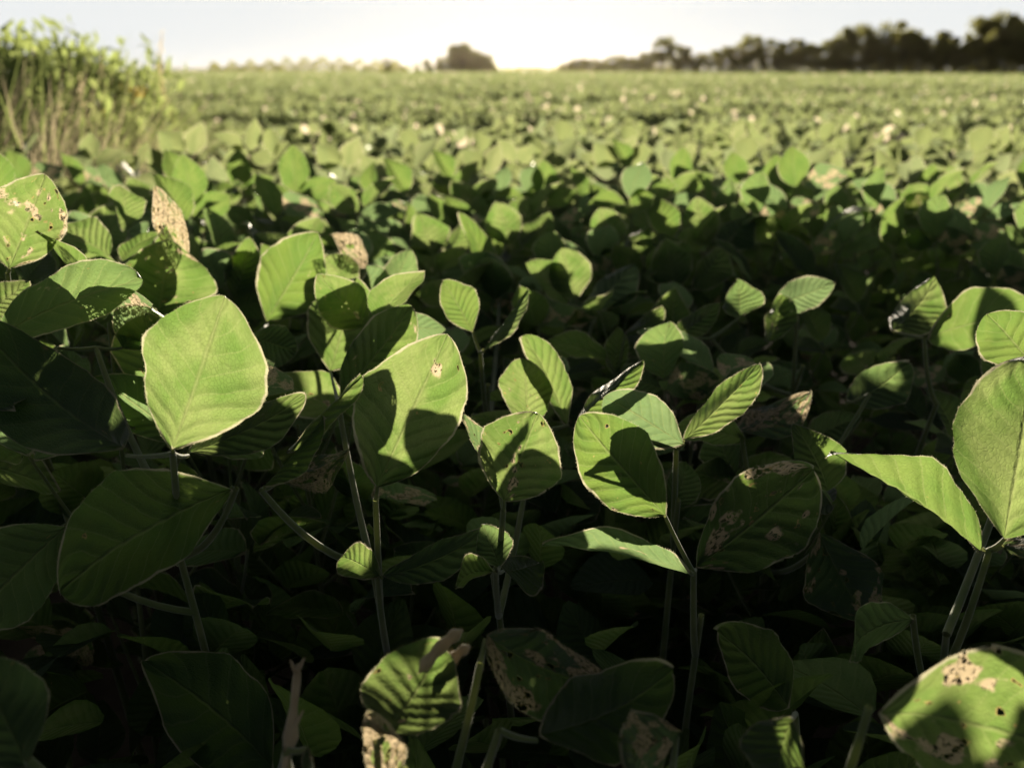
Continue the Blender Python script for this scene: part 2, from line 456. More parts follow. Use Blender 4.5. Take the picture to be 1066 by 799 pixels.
# --- folded bitten leaf and white skeleton leaf
HP.append(("soybean plant with a bitten folded leaf and an upright dried white leaflet", (-.42, 1.38), (185, 340, 1.26), [
    ((166, 330, 1.17), [((166, 328, 1.17), (176, 250, 1.2), 104, 15, .42, .15, .42, {'wave': .09, 'rnd': .7}),
                       ((188, 278, 1.22), (167, 195, 1.25), 33, 30, .3, .1, 1.0, {'rnd': .95, 'label': 'dried white leaflet eaten to a lace of veins'})]),
    ((278, 338, 1.27), [((278, 334, 1.27), (332, 245, 1.31), 80, 10, .16, .15, .12),
                       ((262, 350, 1.15), (308, 366, 1.16), 50, 10, .15, .2, .25)]),
]))
HP.append(("soybean plant with small leaves behind the large pale leaf", (-.36, 1.6), (250, 330, 1.5), [
    ((236, 300, 1.5), [((232, 300, 1.5), (214, 262, 1.53), 44, 20, .2, .2, .2), ((246, 300, 1.5), (262, 262, 1.53), 40, 5, .2, .2, .1)]),
    ((90, 262, 1.6), [((95, 262, 1.6), (128, 228, 1.63), 44, 10, .2, .2, .1), ((85, 262, 1.6), (78, 222, 1.63), 34, 40, .2, .2, .1)]),
]))
# --- the heart of the picture
HP.append(("soybean plant with the sharp sunlit leaf carrying another leaf's shadow", (-.10, .88), (388, 590, .78), [
    ((391, 520, .765), [((393, 506, .765), (466, 349, .80), 118, 6, .16, .10, .30, {'rnd': .85})]),
    ((352, 418, .93), [((356, 412, .93), (430, 322, .97), 70, 25, .30, .15, .38, {'rnd': .35}),
                       ((344, 386, 1.12), (372, 291, 1.16), 96, 8, .14, .16, .14, {'rnd': .7}),
                       ((300, 470, .74), (372, 388, .76), 17, 68, .5, -.2, .25)]),
    ((272, 510, .72), [((276, 506, .72), (340, 436, .74), 20, 62, .5, .1, .3), ((290, 500, .74), (365, 478, .76), 38, 50, .3, .4, .75)]),
    ((392, 590, .76), [((394, 598, .76), (352, 574, .74), 44, 10, .3, .4, .1), ((398, 602, .76), (502, 566, .80), 42, 25, .25, .5, .1, {'rnd': .1})]),
]))
HP.append(("soybean plant with a whitish torn leaf above folded pale green leaflets", (-.22, 1.5), (370, 330, 1.4), [
    ((366, 304, 1.38), [((372, 302, 1.38), (338, 270, 1.4), 42, 10, .2, .2, .1, {'rnd': .9}), ((384, 278, 1.4), (348, 244, 1.44), 28, 40, .3, .1, .95)]),
    ((396, 318, 1.32), [((396, 316, 1.32), (428, 262, 1.35), 40, 15, .5, .15, .12), ((390, 318, 1.32), (384, 276, 1.34), 22, 60, .5, .1, .3)]),
]))
HP.append(("soybean plant with a small upright leaf and a thin leaf seen from the side", (-.04, 1.3), (508, 400, 1.15), [
    ((500, 366, 1.12), [((492, 345, 1.12), (463, 293, 1.15), 44, 20, .12, .15, .1, {'rnd': .2}), ((503, 364, 1.10), (549, 301, 1.14), 13, 72, .4, -.1, .2)]),
    ((520, 312, 1.7), [((538, 304, 1.7), (482, 270, 1.74), 42, 15, .15, .15, .1), ((516, 300, 1.72), (486, 222, 1.8), 24, 45, .2, .2, .1)]),
]))
# --- centre group
HP.append(("soybean plant in the centre with a crinkled leaf rising behind a spotted one", (.02, .90), (514, 600, .80), [
    ((524, 530, .765), [((525, 521, .765), (560, 430, .785), 104, 5, .12, .12, .46, {'rnd': .75}),
                        ((517, 494, .80), (482, 430, .83), 20, 45, .3, .1, .55)]),
    ((556, 448, 1.0), [((549, 446, 1.0), (547, 373, 1.02), 58, 15, .34, .2, .36, {'wave': .08}),
                       ((592, 442, 1.03), (552, 347, 1.06), 30, 55, .35, .15, .12)]),
    ((516, 594, .74), [((520, 590, .76), (504, 546, .78), 44, 20, .2, .2, .1), ((524, 594, .76), (560, 590, .79), 50, 40, .2, .3, .1), ((512, 592, .74), (470, 600, .72), 30, 50, .3, .5, .1)]),
]))
HP.append(("soybean plant with a pale tilted leaf and a pointed one aiming right", (.16, .96), (706, 520, .86), [
    ((704, 466, .865), [((712, 462, .86), (632, 412, .89), 62, 15, .10, .15, .10, {'rnd': .95}),
                        ((712, 458, .87), (791, 383, .91), 42, 30, .35, .05, .30),
                        ((602, 436, .89), (669, 376, .93), 32, 40, .4, .05, .20)]),
]))
HP.append(("soybean plant with two broad shaded leaves and one thin lit leaf below", (.16, .84), (730, 640, .745), [
    ((722, 596, .735), [((692, 536, .765), (602, 436, .80), 92, -10, .16, .15, .34, {'rnd': .05}),
                        ((724, 592, .78), (842, 498, .84), 112, 12, .12, .20, .55, {'rnd': .02}),
                        ((718, 594, .73), (568, 553, .72), 26, 66, .3, .2, .30, {'rnd': .8})]),
]))
HP.append(("soybean plant deep in shade behind the pointed leaf, with lacy patches", (.30, 1.05), (800, 520, .95), [
    ((772, 452, 1.0), [((768, 450, 1.0), (838, 420, 1.05), 44, 35, .2, .3, .72), ((776, 456, 1.0), (700, 440, 1.02), 40, 50, .2, .3, .1)]),
    ((860, 560, .85), [((852, 556, .85), (900, 650, .78), 90, 25, .2, .4, .55, {'rnd': .1})]),
    ((905, 410, 1.1), [((880, 420, 1.1), (940, 390, 1.15), 50, 30, .2, .3, .1, {'rnd': .1})]),
]))
# --- right edge
HP.append(("soybean plant at the right edge with a big veined leaf beside a folded one", (.42, .80), (985, 660, .66), [
    ((1030, 572, .685), [((1046, 560, .68), (1078, 372, .71), 160, 12, .14, .14, .14, {'rnd': .84}),
                         ((1022, 570, .69), (870, 463, .74), 50, 60, .7, .12, .28, {'rnd': .3}),
                         ((1044, 568, .68), (1130, 560, .66), 34, 60, .3, .2, .6)]),
    ((1082, 392, .86), [((1080, 386, .86), (1030, 326, .89), 68, 10, .14, .2, .1, {'rnd': .15})]),
    ((950, 640, .7), [((946, 642, .7), (868, 668, .66), 58, 40, .2, .4, .15, {'rnd': .1})]),
]))
HP.append(("soybean plant at the right with a wide ribbed leaf lying in shade", (.48, 1.25), (975, 420, 1.15), [
    ((962, 352, 1.15), [((962, 350, 1.15), (1062, 322, 1.24), 62, -30, .2, .3, .1, {'rnd': .3}), ((930, 345, 1.18), (975, 300, 1.22), 46, 40, .2, .3, .1)]),
]))
HP.append(("soybean plant with one leaf half lit and half shaded above the dark gap", (.36, 1.45), (836, 380, 1.35), [
    ((830, 330, 1.35), [((806, 318, 1.35), (863, 298, 1.40), 38, 15, .15, .2, .15, {'rnd': .8}), ((800, 356, 1.3), (816, 308, 1.34), 30, 45, .3, .1, .4)]),
    ((740, 352, 1.3), [((700, 352, 1.3), (748, 322, 1.34), 26, 35, .2, .2, .1), ((770, 330, 1.32), (770, 296, 1.36), 44, 20, .2, .2, .1, {'rnd': .1})]),
]))
HP.append(("soybean plant deep in the shaded gap right of centre", (.14, 1.4), (650, 430, 1.3), [
    ((642, 392, 1.3), [((640, 390, 1.3), (644, 341, 1.33), 28, 20, .2, .2, .1, {'rnd': .2}), ((650, 350, 1.32), (690, 325, 1.36), 18, 45, .3, .2, .1), ((632, 372, 1.3), (572, 352, 1.33), 26, 45, .2, .3, .1)]),
]))
# --- pale lit leaves behind the centre group
HP.append(("soybean plant with three pale upright leaves behind the centre leaves, above the dark gap", (.09, 1.75), (606, 350, 1.6), [
    ((600, 318, 1.58), [((600, 312, 1.58), (586, 260, 1.62), 48, 10, .3, .2, .12, {'rnd': .9}), ((612, 320, 1.56), (660, 280, 1.6), 38, 30, .3, .2, .2, {'rnd': .82}), ((592, 316, 1.6), (552, 272, 1.64), 34, 35, .4, .2, .2, {'rnd': .7})]),
    ((636, 268, 1.9), [((636, 264, 1.9), (628, 220, 1.95), 40, 15, .3, .2, .1, {'rnd': .9}), ((644, 266, 1.88), (676, 238, 1.92), 28, 40, .4, .2, .1, {'rnd': .84})]),
]))
HP.append(("soybean plant right of centre with two broad pale leaves standing at the gap's far side", (.33, 1.95), (720, 330, 1.8), [
    ((714, 300, 1.75), [((704, 300, 1.75), (694, 252, 1.8), 46, 12, .3, .25, .15, {'rnd': .84}), ((722, 302, 1.74), (752, 262, 1.78), 36, 35, .35, .2, .1, {'rnd': .56})]),
    ((736, 262, 2.0), [((736, 256, 2.0), (726, 208, 2.06), 42, 10, .25, .2, .1, {'rnd': .9}), ((748, 258, 2.0), (782, 228, 2.04), 40, 25, .3, .2, .1, {'rnd': .82})]),
]))
HP.append(("soybean plant left of centre with small pale leaves under the sun glow", (-.14, 1.95), (474, 300, 1.85), [
    ((456, 272, 1.85), [((452, 266, 1.85), (438, 226, 1.9), 42, 15, .3, .2, .1, {'rnd': .84}), ((464, 270, 1.84), (486, 232, 1.88), 26, 45, .4, .2, .2, {'rnd': .56})]),
    ((536, 262, 1.95), [((532, 256, 1.95), (520, 214, 2.0), 40, 10, .3, .2, .1, {'rnd': .9}), ((544, 258, 1.94), (574, 226, 1.98), 34, 30, .3, .2, .1, {'rnd': .7})]),
]))
# --- bottom of the picture, close to the lens
HP.append(("soybean plant close below the lens, its broad blurred leaf half lit at the right", (.24, .42), (830, 800, .46), [
    ((905, 735, .47), [((908, 735, .47), (1110, 770, .52), 175, -25, .14, .30, .50, {'rnd': .56})]),
    ((828, 742, .66), [((826, 738, .66), (762, 662, .76), 86, 25, .2, .3, .2, {'rnd': .2}), ((822, 748, .49), (800, 830, .44), 90, 25, .2, .3, .2, {'rnd': .2})]),
    ((700, 800, .48), [((705, 760, .5), (640, 800, .46), 90, 30, .2, .5, .6), ]),
]))
HP.append(("soybean plant low in the foreground with hairy pods and a green lit leaf", (-.06, .50), (420, 800, .46), [
    ((392, 770, .48), [((400, 765, .48), (455, 690, .54), 116, 20, .15, .35, .36, {'rnd': .6})]),
    ((400, 815, .46), [((408, 830, .46), (392, 740, .49), 52, 30, .3, .3, .85, {'rnd': .6})]),
    ((500, 690, .55), [((505, 664, .56), (628, 726, .56), 92, 25, .2, .4, .66, {'rnd': .1})]),
    ((520, 760, .5), [((560, 770, .5), (690, 720, .55), 110, 30, .2, .4, .2, {'rnd': .0})]),
], [((436, 700, .525), (482, 655, .545), .0042), ((452, 706, .53), (490, 672, .55), .0036)]))
HP.append(("soybean plant at the bottom left with a pale knotted stalk catching the sun", (-.11, .46), (300, 812, .45), [
    ((309, 700, .50), []),
    ((298, 780, .47), [((290, 800, .63), (172, 690, .72), 120, 25, .2, .35, .2, {'rnd': .0}), ((320, 778, .47), (325, 812, .45), 14, 30, .3, .3, .5)]),
    ((30, 790, .45), [((30, 800, .45), (-20, 690, .50), 100, 20, .2, .3, .1, {'rnd': .1})]),
]))

for label, root, top, nodes, *rest in HP:
    nodes2 = [(n, l) for n, l in nodes if l]
    plant = hero_plant(label, root, top, nodes2, *(rest or ()))

# pale knotted stalk in the bottom left belongs to the last plant
def knotted_stalk(plant):
    root = Vector(plant.location)
    P = [at(294, 815, .455), at(299, 785, .47), at(303, 766, .478), at(306, 735, .488), at(309, 706, .50), at(311, 690, .505)]
    mb = MB(); tube(mb, [p - root for p in P], [.0022, .0022, .0046, .0022, .0026, .0010], 9, hairs=160)
    for (a, b) in (((309, 700, .5), (317, 684, .503)), ((308, 700, .5), (302, 686, .5)), ((304, 762, .478), (316, 738, .484))):
        tube(mb, [at(*a) - root, (at(*a) + at(*b)) / 2 - root, at(*b) - root], [.0012, .0013, .0004], 6)
    mb.build("flower_stalk", M['drystem'], plant)
knotted_stalk(plant)

# ------------------------------------------------------------------ leaf templates for the rest of the field
def sun_normal(r, spread=.55, up=.30):
    n = Vector((r.normal(0, spread), 1.0, up + r.normal(0, spread * .8)))
    return n.normalized()

def upright_in(n, roll):
    up = Vector((0, 0, 1)); m = (up - n * up.dot(n)).normalized()
    return Matrix.Rotation(roll, 3, n) @ m

LEAFLIB = []
for i in range(14):
    r = np.random.default_rng(100 + i)
    eaten = [.08, .1, .15, .2, .1, .3, .12, .35, .1, .4, .15, .1, .6, .2][i]
    LEAFLIB.append((leaf_mesh("leaflet", 11, 15, r.uniform(.080, .105), r.uniform(.052, .072), M['leaf'], r.random(), eaten,
                    fold=r.uniform(.08, .5), curl=r.uniform(.05, .4), wave=r.uniform(.02, .07), seed=200 + i)))

def plant_layout(seed, h, spread, nleaf):
    """compound leaves of one plant: (stem height, node position, three leaflet frames)"""
    r = np.random.default_rng(seed); res = []
    a0 = r.uniform(0, 6.28)
    for i in range(nleaf):
        t = i / (nleaf - 1)
        hz = h * (.30 + .62 * t)
        a = a0 + i * 2.4 + r.normal(0, .3)
        rad = spread * (1.0 - .55 * t) * r.uniform(.75, 1.15)
        N = Vector((math.cos(a) * rad, math.sin(a) * rad, hz + h * r.uniform(.03, .12)))
        topness = max(0, (t - .35) / .65)
        n = sun_normal(r, .45 + .5 * (1 - topness), .35 + .9 * (1 - topness))
        if r.random() < .25: n = Vector((r.normal(), r.normal(), r.normal() + .5)).normalized()
        base = r.normal(0, .5)
        lf = []
        for k, roll in enumerate((0, 1.15, -1.15)):
            nn = (n + Vector((r.normal(0, .22), r.normal(0, .22), r.normal(0, .22)))).normalized()
            m = upright_in(nn, base + roll + r.normal(0, .15))
            off = m * (.016 if k == 0 else .004)
            lf.append((N + off, m, nn, int(r.integers(0, len(LEAFLIB))), r.uniform(.75, 1.1) * (.88 if k else 1.0)))
        res.append((hz * .86, N, lf))
    return res

def detailed_plant(seed, h, spread=.13, nleaf=9):
    o = empty("soybean_plant", (0, 0, 0))
    lay = plant_layout(seed, h, spread, nleaf)
    o["reach"] = float(np.percentile([p.z + m.z * .085 for _, _, lf in lay for p, m, _, _, _ in lf], 94))
    o["reach_max"] = float(max(p.z + m.z * .10 for _, _, lf in lay for p, m, _, _, _ in lf))
    mb = MB(); lean = Vector((random.uniform(-.03, .03), random.uniform(-.03, .03), h * .9))
    pts = bezier(Vector((0, 0, -.02)), Vector((0, 0, h * .5)), lean, 9); tube(mb, pts, list(np.linspace(.0045, .0018, 9)), 6)
    mb.build("stem", M['stem'], o)
    for hz, N, lf in lay:
        mb = MB(); S = Vector((0, 0, hz)) + Vector((lean.x, lean.y, 0)) * (hz / h) ** 2
        tube(mb, bezier(S, S.lerp(N, .5) + Vector((0, 0, -.015)), N, 6), [.002, .0018, .0017, .0016, .0015, .0014], 5)
        hold = mb.build("leaf", M['stem'], o)
        for (p, m, n, li, sc) in lf:
            link("leaflet", LEAFLIB[li], hold, mat4=Matrix.Translation(p) @ frame(m, n).to_4x4() @ Matrix.Scale(sc, 4))
    return o

def coarse_plant(seed, h, spread=.14, nleaf=8):
    o = empty("soybean_plant", (0, 0, 0))
    lay = plant_layout(seed, h, spread, nleaf)
    o["reach"] = float(np.percentile([p.z + m.z * .085 for _, _, lf in lay for p, m, _, _, _ in lf], 94))
    o["reach_max"] = float(max(p.z + m.z * .10 for _, _, lf in lay for p, m, _, _, _ in lf))
    sb, fb = MB(), MB(); r = np.random.default_rng(seed)
    tube(sb, [Vector((0, 0, -.02)), Vector((0, 0, h * .5)), Vector((0, 0, h * .9))], [.0045, .0035, .002], 4)
    for hz, N, lf in lay:
        tube(sb, [Vector((0, 0, hz)), Vector((0, 0, hz)).lerp(N, .5) - Vector((0, 0, .01)), N], [.002, .0018, .0015], 3)
        for (p, m, n, li, sc) in lf:
            q, f, uv, e = leaf_grid(5, 7, r.uniform(.075, .10) * sc, r.uniform(.054, .072) * sc, fold=r.uniform(.1, .5), curl=r.uniform(.05, .4), seed=int(r.integers(1e6)))
            Mx = np.array(frame(m, n)); q = q @ Mx.T + np.array(p)
            fb.add(q, f, uv, e, r.random(), 1.0 if r.random() < .025 else 0.0)
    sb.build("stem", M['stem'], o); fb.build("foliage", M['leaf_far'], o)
    return o

def copy_tree(o, parent=None):
    c = o.copy(); col.objects.link(c)
    if parent is not None: c.parent = parent
    for ch in list(o.children): copy_tree(ch, c)
    return c

def hnoise(x, y, s=1.0, k=0.0): return mnoise.noise(Vector((x * s + k, y * s - k, 3.1 + k)))

def relief(x, y):
    """long shallow hollows in the stand, drawn out along the rows"""
    return np.clip(1.7 * np.sin(x * .33 + 2.2 * np.sin(y * .35) + .5) * np.sin(y * 1.9 / (1 + .03 * y) + 1.4 * np.sin(x * .21)) - .25, 0, 1)

def canopy_drop(X, Y):
    """how far below the lens the leaf tops stand"""
    d = .262 + .05 * hnoise(X, Y, .9) + .03 * hnoise(X, Y, 2.7, 5)
    px = X / Y * FPX + 533
    if px > 440:
        if Y > 0 and px < 560: d -= .03 * max(0, 1 - abs(Y - 1.6) / .5) if px > 400 else -.03 * max(0, 1 - abs(Y - 1.4) / .4)
        c = 1.50 if px < 720 else 1.34
        g = max(0, 1 - abs(Y - c) / .62)              # the shaded gap between the front rows
        d += .15 * min(1, g * 1.9) * min(1, max(0, px - 650) / 110)
    if px > 620: d -= .030 * max(0, 1 - abs(Y - 2.45) / .35)       # and the ridge of taller plants that shades it
    if px < 480 and Y < 2.0: d -= .03
    if Y > 2.9: d += .16 * max(0.0, float(relief(X, Y))) + .10 * max(0, hnoise(X, Y, 1.5, 3)) - .02
    d += (.03 if Y < 2.7 else .055) * math.sin(Y * 2 * math.pi / .80 + 1.3 * hnoise(X, Y, .35, 9))
    return d

spots_near, spots_mid = [], []
r0 = np.random.default_rng(77)
Y = 1.02
while Y < 7.4:
    half = .545 * Y + .14
    step = .135 if Y < 3.0 else .175
    n = int(2 * half / step)
    for k in range(n):
        X = -half + (k + .5) * 2 * half / n + r0.normal(0, .035)
        y = Y + r0.normal(0, .055)
        if y > 3.3 and X / y < -.362 - .058 * max(0, 4.6 - y): continue   # the weedy margin stands there
        (spots_near if Y < 2.75 else spots_mid).append((X, y))
    Y += .245 if Y < 2.75 else .33
print("near", len(spots_near), "mid", len(spots_mid))
spots_mid.sort(key=lambda p: p[1])
MAXI = 298 - len(HP) - len(spots_near)
spots_rest = spots_mid[MAXI:]; spots_mid = spots_mid[:MAXI]

# open sunbeams that reach the front leaves: plants standing in them stay lower
BEAMS = [at(*p) for p in ((190, 400, .70), (150, 360, .71), (225, 350, .71), (40, 230, .97), (195, 300, 1.19), (285, 290, 1.29), (350, 320, 1.14), (415, 350, .95), (430, 400, .79), (410, 470, .78),
    (500, 470, .77), (540, 400, 1.01), (570, 390, 1.04), (640, 400, .9), (680, 430, .88), (745, 410, .88), (650, 578, .73), (590, 572, .73), (1020, 440, .69), (1050, 480, .69), (940, 510, .71),
    (1000, 690, .49), (388, 545, .77), (590, 690, .55), (480, 665, .545), (452, 682, .535), (305, 740, .49), (385, 770, .49), (385, 570, .76), (830, 300, 1.37))]
def beam_limit(X, Y, r=.10):
    lim = 9.0
    for b in BEAMS:
        if Y > b.y + .05 and abs(X - (b.x + (Y - b.y) * math.tan(SUN_AZ))) < r:
            lim = min(lim, b.z + (Y - b.y) * math.tan(SUN_EL) - .012)
    return lim

PROTO_H = .66
near_protos, mid_protos = [None] * 9, [None] * 9
def label_for(X, y):
    px = X / y * FPX + 533
    if y < 1.62:
        if px < 440: return ("soybean plant with sunlit leaves just behind the large leaves on the left", "soybean plants close behind the left foreground leaves")
        return ("low soybean plant in the dark gap behind the centre and right leaves", "soybean plants in the dark gap")
    if y < 2.75:
        if px < 420: return ("soybean plant of the bright leaf band on the left, below the weeds", "soybean plants of the bright band on the left")
        if px < 700: return ("soybean plant of the bright leaf ridge under the sun glow", "soybean plants of the bright ridge in the middle")
        return ("soybean plant of the bright leaf band on the right, behind the dark gap", "soybean plants of the bright band on the right")
    return ("small blurred soybean plant further out in the field", "blurred soybean plants further out")

for lst, protos, maker in ((spots_near, near_protos, detailed_plant), (spots_mid, mid_protos, coarse_plant)):
    for (X, y) in lst:
        k = int(r0.integers(0, 9)); fresh = protos[k] is None
        if fresh: protos[k] = maker(500 + k + (50 if maker is coarse_plant else 0), PROTO_H); o = protos[k]
        else: o = copy_tree(protos[k])
        gz = float(ground_z(X, y)); top = 1.0 - canopy_drop(X, y)
        base = gz if y < 3 else 0
        s = max(.35, min((top - base) / o["reach"], (beam_limit(X, y, .10) - base) / o["reach_max"]))
        o.location = (X, y, gz); o.rotation_euler = (0, 0, float(r0.normal(0, .35)))
        f = min(1.12, .45 + .55 * s / .85); o.scale = (f, f, min(s, f * 1.15))
        lb, gp = label_for(X, y); tag(o, lb, "plant", gp)

# ------------------------------------------------------------------ the rest of the crop as one mass
def scatter_leaves(mb, P, size, r, tmpl, updown=(.30, .55), dry=.04):
    n = len(P)
    N = np.stack([r.normal(0, updown[1], n), np.where(r.random(n) < .85, 1.0, -1.0), updown[0] + r.normal(0, updown[1] * .8, n)], 1)
    odd = r.random(n) < .25
    N[odd] = r.normal(0, 1, (odd.sum(), 3)) + [0, 0, .8]
    N /= np.linalg.norm(N, axis=1, keepdims=True)
    up = np.array([0, 0, 1.0]); m = up - N * N[:, 2:3]; m /= np.linalg.norm(m, axis=1, keepdims=True) + 1e-9
    x = np.cross(m, N); a = r.normal(0, .8, n)[:, None]
    m2 = m * np.cos(a) + x * np.sin(a); x2 = np.cross(m2, N)
    tv, tf, tuv, te = tmpl
    s = (size * r.uniform(.75, 1.2, n))[:, None, None]
    V = (x2[:, None, :] * tv[None, :, 0:1] + m2[:, None, :] * tv[None, :, 1:2] + N[:, None, :] * tv[None, :, 2:3]) * s + P[:, None, :]
    k = len(tv)
    F = (tf[None] + (np.arange(n) * k)[:, None, None]).reshape(-1, 4)
    mb.add(V.reshape(-1, 3), F, np.tile(tuv, (n, 1)), np.tile(te, n), np.repeat(r.random(n), k), np.repeat((r.random(n) < dry) * 1.0, k))

def tmpl_leaf(nu, nv): return leaf_grid(nu, nv, 1.0, .74, fold=.3, curl=.2, seed=3)

def vnoise(x, y):
    """cheap smooth value field for many points"""
    return (np.sin(x * 1.7 + 1.3 * np.sin(y * .9)) + np.sin(y * 2.3 + 1.1 * np.sin(x * 1.3 + 2)) + np.sin(x * .61 - y * .47 + 1)) / 3

def top_z(x, y): return .735 + ground_z(x, y) + .10 * vnoise(x * 1.9, y * 1.9) + .055 * np.sin(y * 2 * np.pi / .80 + .8 * vnoise(x * .4, y * .4)) + .085 * vnoise(x * .18, y * .34) - .20 * relief(x, y) * np.clip(y / 25, 1, 2.2)

def make_canopy():
    r = np.random.default_rng(9); mb = MB()
    def area(y0, y1, dens, size, tm, depth, hw=.60, xr=None):
        if xr is None:
            n = int(dens * hw * (y1 ** 2 - y0 ** 2)); y = np.sqrt(r.uniform(y0 ** 2, y1 ** 2, n)); x = r.uniform(-1, 1, n) * (hw * y + .4)
        else:
            n = int(dens * (y1 - y0) * (xr[1] - xr[0])); y = r.uniform(y0, y1, n); x = r.uniform(*xr, n)
        clump = .5 + .5 * vnoise(x * 5.1, y * 5.1)
        keep = (r.random(n) < .12 + .88 * clump) & ~((y > 3.3) & (y < 7.9) & (x / np.maximum(y, .1) < -.365))
        x, y = x[keep], y[keep]; n = len(x)
        z = top_z(x, y) - depth * r.power(1.0, n) ** 1.6 * r.uniform(.5, 1, n) - size * .5
        scatter_leaves(mb, np.stack([x, y, z], 1), size, r, tm)
    t34, t33 = tmpl_leaf(3, 5), tmpl_leaf(3, 4)
    if spots_rest:
        y1 = spots_rest[0][1]
    else: y1 = 7.3
    area(y1 - .1, 16, 390, .090, t34, .40)
    area(16, 45, 125, .100, t33, .22)
    area(45, 110, 26, .17, t33, .20)
    area(110, 300, 3.4, .42, t33, .30)
    area(300, 640, .5, 1.0, t33, .45)
    # the field goes on behind and beside the lens
    area(-2.2, -.25, 500, .09, t33, .5, xr=(-2.2, 2.2))
    area(-.25, 1.2, 420, .09, t33, .5, xr=(-2.2, -.75)); area(-.25, 1.2, 420, .09, t33, .5, xr=(.75, 2.2))
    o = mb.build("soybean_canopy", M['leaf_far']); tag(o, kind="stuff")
    o["label"] = "distant soybean leaves merging into one field up to the horizon"
    print("canopy verts", mb.n)
make_canopy()

def make_undergrowth():
    """low shaded leaves under and around the foreground plants"""
    r = np.random.default_rng(31); mb = MB()
    n = 900; y = r.uniform(.30, 1.15, n); x = r.uniform(-1, 1, n) * (.56 * y + .15)
    z = r.uniform(.26, .48, n) + .06 * (y > .9) - .10 * (y < .55)
    n_low = (y < .62) & (r.random(n) < .6); z = np.where(n_low, z - .12, z)
    z = np.minimum(z, np.array([beam_limit(a_, b_, .06) for a_, b_ in zip(x, y)]) - .07)
    t57 = tmpl_leaf(5, 7); t57 = (t57[0], t57[1], t57[2], t57[3] * 0 + 1)
    scatter_leaves(mb, np.stack([x, y, z], 1), .085, r, t57, (.9, .7), .02)
    o = mb.build("undergrowth_leaves", M['leaf']); tag(o, kind="stuff"); o["label"] = "dark lower leaves filling the shade under the front plants"
make_undergrowth()

# ------------------------------------------------------------------ weedy margin on the left
def blade(mb, p, h, w_, lean, r, seg=5):
    a = r.normal(0, 1.3) if r.random() < .8 else r.uniform(0, 6.28); d = np.array([math.cos(a), math.sin(a), 0]); s = np.array([-d[1], d[0], 0]) * w_
    t = np.linspace(0, 1, seg)
    c = p + d * (lean * h * t[:, None] ** 2) + np.array([0, 0, 1.0]) * (h * (t - .25 * lean * t ** 2))[:, None]
    wd = (1 - t[:, None] ** 1.5) * .95 + .05
    v = np.concatenate([np.stack([c[i] - s * wd[i], c[i] + s * wd[i]]) for i in range(seg)])
    f = [[2 * i, 2 * i + 1, 2 * i + 3, 2 * i + 2] for i in range(seg - 1)]
    mb.add(v, f, rnd=r.random())

def margin_points(n, r):
    res = []
    while len(res) < n:
        y = r.uniform(3.3, 7.6); px = r.uniform(-120, 158 - 60 * max(0, 4.6 - y)); x = (px - 533) / FPX * y
        res.append((x, y, px))
    return res

